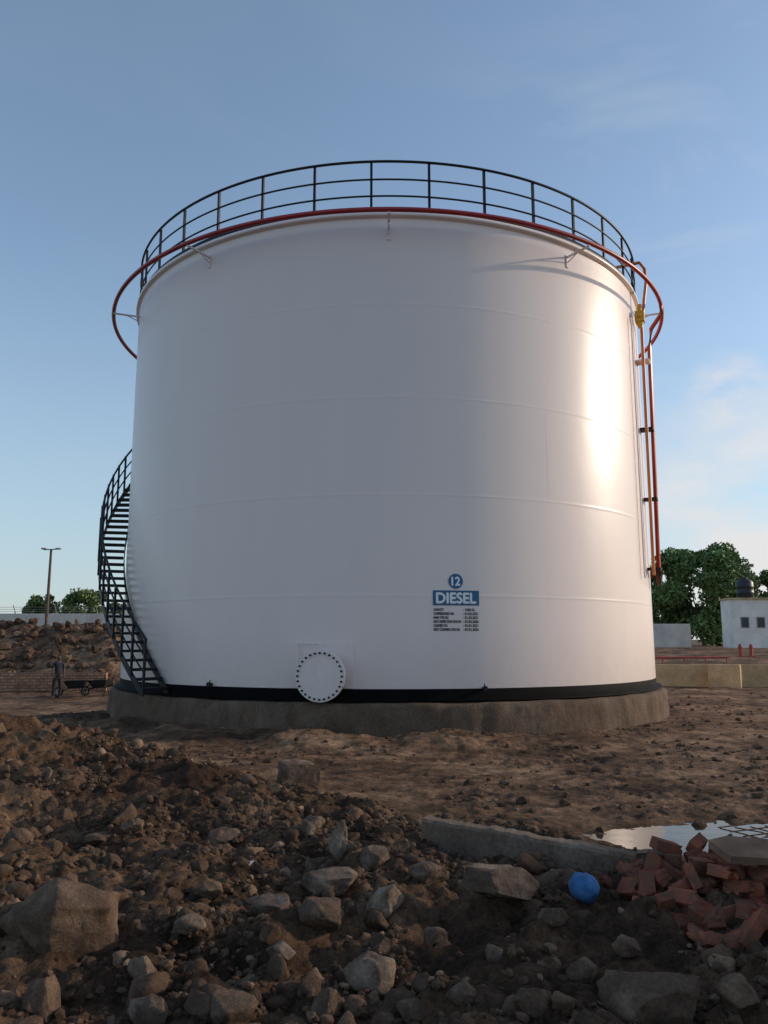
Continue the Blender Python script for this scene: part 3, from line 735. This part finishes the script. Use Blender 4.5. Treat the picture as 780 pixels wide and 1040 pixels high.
tree_px(672, 572, 60, 82, 'green tree touching the right side of the tank', 5, mat='leaf2', nl=12000, zb=.8, low=.06)
tree_px(772, 577, 50, 84, 'green tree behind the hut at the right edge', 6, nl=9000, zb=.8, low=.08)
tree_px(742, 580, 60, 80, 'low bushy tree left behind the white hut', 7, nl=11000, zb=.8, low=.05)
tree_px(806, 570, 60, 88, 'tree right of the white hut, beyond the picture edge', 8, nl=3000, zb=.8)

# ------------------------------------------------------------ right background
wall('retaining_wall', (9.0, 28.2), (22, 27.2), .25, .84, M['concrete2'], 'long low tan concrete bund wall right of the tank', 'wall', zb=-.08)
a = at_y(741, 690, 27.0)
m = MB(); m.box((0,0,.42), (1.0,.5,.92)); o = m.build('concrete_pier', M['concrete2']); o.location = (a.x, 27.35, -.1); o.rotation_euler = (0,0,-.5); tag(o, 'square tan concrete pier standing proud of the low bund wall', 'pier')
hut = empty('hut', (0,0,0)); tag(hut, 'small white plastered hut with flat roof at the right edge', 'hut')
hp = at_y(746, 655, 60); hx0 = hp.x; top = at_y(736, 609, 60).z
W = 4.6; zb = .7; DY = 2.0
m = MB(); m.box((hx0+W/2, 60+DY/2, (top+zb)/2), (W, DY, top-zb)); m.build('wall', M['plaster'], hut)
m = MB(); m.box((hx0+W/2, 60+DY/2, top+.07), (W+.2, DY+.2, .14)); m.build('roof', M['concrete2'], hut)
for wx in (.9, 2.1):
    m = MB(); m.box((hx0+wx, 59.985, zb+2.2), (.62,.06,.82)); f = m.build('window', M['greysteel'], hut)
    m = MB(); m.box((hx0+wx, 59.95, zb+2.2), (.5,.04,.7)); m.build('pane', M['glass'], f)
m = MB(); m.box((hx0+3.5, 59.985, zb+1.15), (.9,.06,2.2)); m.build('door', M['rust'], hut)
wt = at_y(757, 607, 61)
m = MB(); m.revolve([(.01,0), (.62,0), (.64,.05), (.64,.4), (.67,.43), (.64,.46), (.64,.85), (.67,.88), (.64,.91), (.64,1.2), (.5,1.42), (.25,1.5), (.24,1.6), (.01,1.62)], 24)
o = m.build('water_tank', M['blackplastic']); o.location = (wt.x, 61, top+.14); tag(o, 'black plastic water tank standing on the roof of the white hut', 'water tank')
wall('boundary_fence', (14, 66), (25, 65), .1, 2.3, M['zinc'], 'grey sheet boundary fence between the tank and the white hut', 'fence', zb=.6)
for i, (px, lab) in enumerate(((752, 'left red painted bollard before the white hut'), (763, 'right red painted bollard before the white hut'))):
    y = 48; q = at_y(px, 663, y); m = MB(); m.tube([(0,0,-.1), (0,0,.7)], .10, 10); m.revolve([(.15,.5), (.15,.57)], 10); m.revolve([(.01,.78), (.11,.7)], 10); m.box((0,0,.0), (.36,.36,.12))
    o = m.build('bollard', M['orange']); o.location = (q.x, y, hz(q.x, y)); tag(o, lab, 'bollard', 'red bollards before the hut')
q = at_y(697, 662, 44); m = MB(); zz = hz(q.x, 44)
m.tube([(-2.6,0,.28), (2.4,0.3,.28)], .06, 8)
for k in range(5): m.tube([(-2.5+1.2*k,.06*k,-.2), (-2.5+1.2*k,.06*k,.28)], .04, 6)
o = m.build('pipe_rail', M['orange']); o.location = (q.x, 44, zz); tag(o, 'low red pipe rail on posts right of the tank', 'rail')

# ------------------------------------------------------------ wheelbarrows
def barrow(px, py, rz, lab, tilt=0):
    g0, t = ghit(px, py)
    w = empty('wheelbarrow', (g0.x, g0.y, g0.z), rz); tag(w, lab, 'wheelbarrow', 'wheelbarrows beside the brick wall')
    m = MB(); b_ = [(-.3,-.2,.38), (.25,-.16,.34), (.25,.16,.34), (-.3,.2,.38)]; t_ = [(-.46,-.33,.66), (.46,-.27,.64), (.46,.27,.64), (-.46,.33,.66)]
    bi = [(x*.97, y*.95, z+.02) for x, y, z in b_]; ti = [(x*.97, y*.96, z) for x, y, z in t_]
    m.add(b_+t_+bi+ti, [(0,1,2,3)]+[(i, (i+1) % 4, 4+(i+1) % 4, 4+i) for i in range(4)]+[(8,9,10,11)]+[(8+i, 8+(i+1) % 4, 12+(i+1) % 4, 12+i) for i in range(4)]+[(4+i, 4+(i+1) % 4, 12+(i+1) % 4, 12+i) for i in range(4)])
    m.build('tray', M['blackplastic'], w)
    m = MB()
    for s in (-1, 1): m.tube([(.66,s*.05,.2), (.25,s*.18,.33), (-.4,s*.25,.38), (-.85,s*.29,.58)], .018, 6)
    m.build('frame', M['black'], w)
    for s in (-1, 1):
        m = MB(); m.tube([(-.2,s*.22,.36), (-.32,s*.24,0), (-.42,s*.25,.36)], .016, 6); m.build('leg', M['black'], w)
    m = MB(); m.tube([(.66+.17*math.cos(a), 0, .2+.17*math.sin(a)) for a in [2*math.pi*k/20 for k in range(20)]], .035, 8, True); wh = m.build('wheel', M['blackplastic'], w)
    m = MB(); m.tube([(.66,-.04,.2), (.66,.04,.2)], .1, 12); m.build('rim', M['greysteel'], wh)
barrow(76, 708, R(190), 'wheelbarrow next to the standing person')
barrow(101, 707, R(170), 'wheelbarrow nearest the staircase')

# ------------------------------------------------------------ person
def skin(name, verts, edges, mat, parent, root=0, sub=2):
    me = bpy.data.meshes.new(name); me.from_pydata([v[:3] for v in verts], edges, [])
    o = link(name, me, mat, parent); sm = o.modifiers.new('skin', 'SKIN'); sm.use_smooth_shade = True
    for i, v in enumerate(verts):
        sv = me.skin_vertices[0].data[i]; r = v[3]; sv.radius = r if isinstance(r, tuple) else (r, r); sv.use_root = (i == root)
    s = o.modifiers.new('sub', 'SUBSURF'); s.levels = sub; s.render_levels = sub
    return o
def person(px, py, rz, lab):
    g0, t = ghit(px, py)
    o = empty('person', g0, rz); tag(o, lab, 'person')
    V = [(0,0,.95,(.15,.105)), (0,0,1.12,(.125,.09)), (0,-.02,1.32,(.155,.10)), (0,-.03,1.44,(.10,.075)), (0,-.05,1.52,.05), (0,-.07,1.60,(.07,.085)), (0,-.08,1.69,(.07,.085)), (0,-.075,1.745,.04)]
    E = [(i, i+1) for i in range(7)]
    def chain(st, pts):
        pr_ = st
        for p in pts: V.append(p); E.append((pr_, len(V)-1)); pr_ = len(V)-1
        return pr_
    for s in (-1, 1):
        chain(0, [(s*.10,0,.88,.085), (s*.12,-.03*s,.5,.055), (s*.125,.02,.28,.05), (s*.13,.03,.09,.036), (s*.14,-.02,.035,.035), (s*.15,-.15,.025,.025)])
        w = chain(3, [(s*.18,-.03,1.42,.055), (s*.23,-.02,1.14,.04), (s*.20,-.20,.96,.028), (s*.19,-.26,.91,.026)])
        for k, (dx, L) in enumerate(((-.03,.07), (-.01,.085), (.01,.08), (.03,.065))):
            chain(w, [(s*.19+dx, -.26-L*.6, .91-L*.3, .009), (s*.19+dx, -.26-L*.8, .91-L*.8, .008)])
        chain(w, [(s*.15, -.28, .93, .01), (s*.14, -.31, .91, .009)])
    skin('body', V, E, M['skin'], o)
    m = MB(); m.tube([(0,-.155,1.665), (0,-.175,1.63)], [.008,.014], 6)
    for s in (-1, 1): m.tube([(s*.068,-.07,1.66), (s*.08,-.065,1.63)], [.014,.012], 6)
    m.build('face_features', M['skin'], o)
    V2 = [(0,-.065,1.70,(.077,.092)), (0,-.06,1.75,(.06,.075))]; skin('hair', V2, [(0, 1)], M['hair'], o)
    V3 = [(0,0,.92,(.16,.115)), (0,0,1.12,(.14,.105)), (0,-.02,1.32,(.168,.115)), (0,-.03,1.45,(.09,.07))]; E3 = [(0,1), (1,2), (2,3)]
    for s in (-1, 1):
        V3 += [(s*.18,-.03,1.42,.068), (s*.22,-.02,1.2,.056)]; n = len(V3); E3 += [(3, n-2), (n-2, n-1)]
    skin('shirt', V3, E3, M['shirt'], o, 1)
    V4 = [(0,0,.97,(.155,.11)), (0,0,.9,(.15,.11))]; E4 = [(0,1)]
    for s in (-1, 1):
        V4 += [(s*.10,0,.82,.095), (s*.12,-.03*s,.5,.07), (s*.13,.03,.1,.058)]; n = len(V4); E4 += [(1, n-3), (n-3, n-2), (n-2, n-1)]
    skin('trousers', V4, E4, M['trousers'], o, 0)
person(57, 710, R(35), 'person in dark shirt and trousers standing by the wheelbarrow')

# ------------------------------------------------------------ world, sun, camera
w = bpy.data.worlds.new('World'); bpy.context.scene.world = w; w.use_nodes = True; nt = w.node_tree
bg = nt.nodes['Background']
sky = nt.nodes.new('ShaderNodeTexSky'); sky.sky_type = 'NISHITA'; sky.sun_disc = False
sky.sun_elevation = R(SUN_EL); sky.sun_rotation = R(SUN_AZ); sky.altitude = 300; sky.air_density = 1.0; sky.dust_density = .8; sky.ozone_density = 2.0
tc = nt.nodes.new('ShaderNodeTexCoord')
sk = mix(nt, 1, sky.outputs[0], (1.75,1.65,1.55), 'MULTIPLY')
# thin haze that pales the sky, thickest towards the horizon
sz = nt.nodes.new('ShaderNodeSeparateXYZ'); nt.links.new(tc.outputs['Generated'], sz.inputs[0])
hm = nt.nodes.new('ShaderNodeMapRange'); hm.interpolation_type = 'SMOOTHSTEP'; hm.inputs[1].default_value = -.05; hm.inputs[2].default_value = .48; hm.inputs[3].default_value = .72; hm.inputs[4].default_value = .10
nt.links.new(sz.outputs[2], hm.inputs[0])
sk = mix(nt, hm.outputs[0], sk, (3.0,3.95,4.8))
mp = nt.nodes.new('ShaderNodeMapping'); mp.inputs['Rotation'].default_value = (0, R(25), R(10)); mp.inputs['Scale'].default_value = (1.2, 1.2, 4.0); nt.links.new(tc.outputs['Generated'], mp.inputs[0])
n1 = noise(nt, mp.outputs[0], 2.6, 8, .55); n1.inputs['Distortion'].default_value = .6
r1 = ramp(nt, n1.outputs[0], [(.48, (0,0,0)), (.80, (1,1,1))])
def dotmask(d, lo, hi, a, b_):
    dp = nt.nodes.new('ShaderNodeVectorMath'); dp.operation = 'DOT_PRODUCT'; dp.inputs[1].default_value = Vector(d).normalized()
    nt.links.new(tc.outputs['Generated'], dp.inputs[0])
    mr = nt.nodes.new('ShaderNodeMapRange'); mr.interpolation_type = 'SMOOTHSTEP'; mr.inputs[1].default_value = lo; mr.inputs[2].default_value = hi; mr.inputs[3].default_value = a; mr.inputs[4].default_value = b_; nt.links.new(dp.outputs['Value'], mr.inputs[0])
    return mr.outputs[0]
def mul(a, b_):
    mu = nt.nodes.new('ShaderNodeMath'); mu.operation = 'MULTIPLY'; nt.links.new(a, mu.inputs[0]); nt.links.new(b_, mu.inputs[1]); return mu.outputs[0]
cc = mix(nt, mul(r1.outputs[0], dotmask((.5,.85,.25), .82, 1.0, .04, .42)), sk, (5.4,5.5,5.8))
mp2 = nt.nodes.new('ShaderNodeMapping'); mp2.inputs['Scale'].default_value = (1, 1, 2.2); nt.links.new(tc.outputs['Generated'], mp2.inputs[0])
n2 = noise(nt, mp2.outputs[0], 5.5, 7, .55); r2 = ramp(nt, n2.outputs[0], [(.34, (0,0,0)), (.60, (1,1,1))])
cc = mix(nt, mul(r2.outputs[0], dotmask((.50,.98,.13), .980, .9975, 0, .9)), cc, (6.2,6.05,6.0))
n3 = noise(nt, mp2.outputs[0], 16, 6, .6); r3 = ramp(nt, n3.outputs[0], [(.40, (0,0,0)), (.62, (1,1,1))])
cc = mix(nt, mul(r3.outputs[0], dotmask(ray(740, 398), .9985, .9999, 0, .6)), cc, (5.8,5.8,6.0))
nt.links.new(cc, bg.inputs[0]); bg.inputs[1].default_value = .13
s = Vector((math.sin(R(SUN_AZ))*math.cos(R(SUN_EL)), math.cos(R(SUN_AZ))*math.cos(R(SUN_EL)), math.sin(R(SUN_EL))))
L = bpy.data.lights.new('Sun', 'SUN'); L.energy = 2.6; L.angle = R(1.2); L.color = (1, .83, .64)
lo = bpy.data.objects.new('Sun', L); lo.rotation_euler = (-s).to_track_quat('-Z', 'Y').to_euler(); C.objects.link(lo)
cam = bpy.data.cameras.new('Camera'); co = bpy.data.objects.new('Camera', cam); C.objects.link(co)
co.location = (0, 0, EYE); co.rotation_euler = (R(90)+PITCH, 0, 0)
cam.sensor_fit = 'VERTICAL'; cam.sensor_height = 36; cam.lens = 36*F/1040; cam.clip_end = 6000; cam.clip_start = .05
bpy.context.scene.camera = co
vs = bpy.context.scene.view_settings; vs.view_transform = 'Standard'; vs.look = 'None'; vs.exposure = 0; vs.gamma = 1
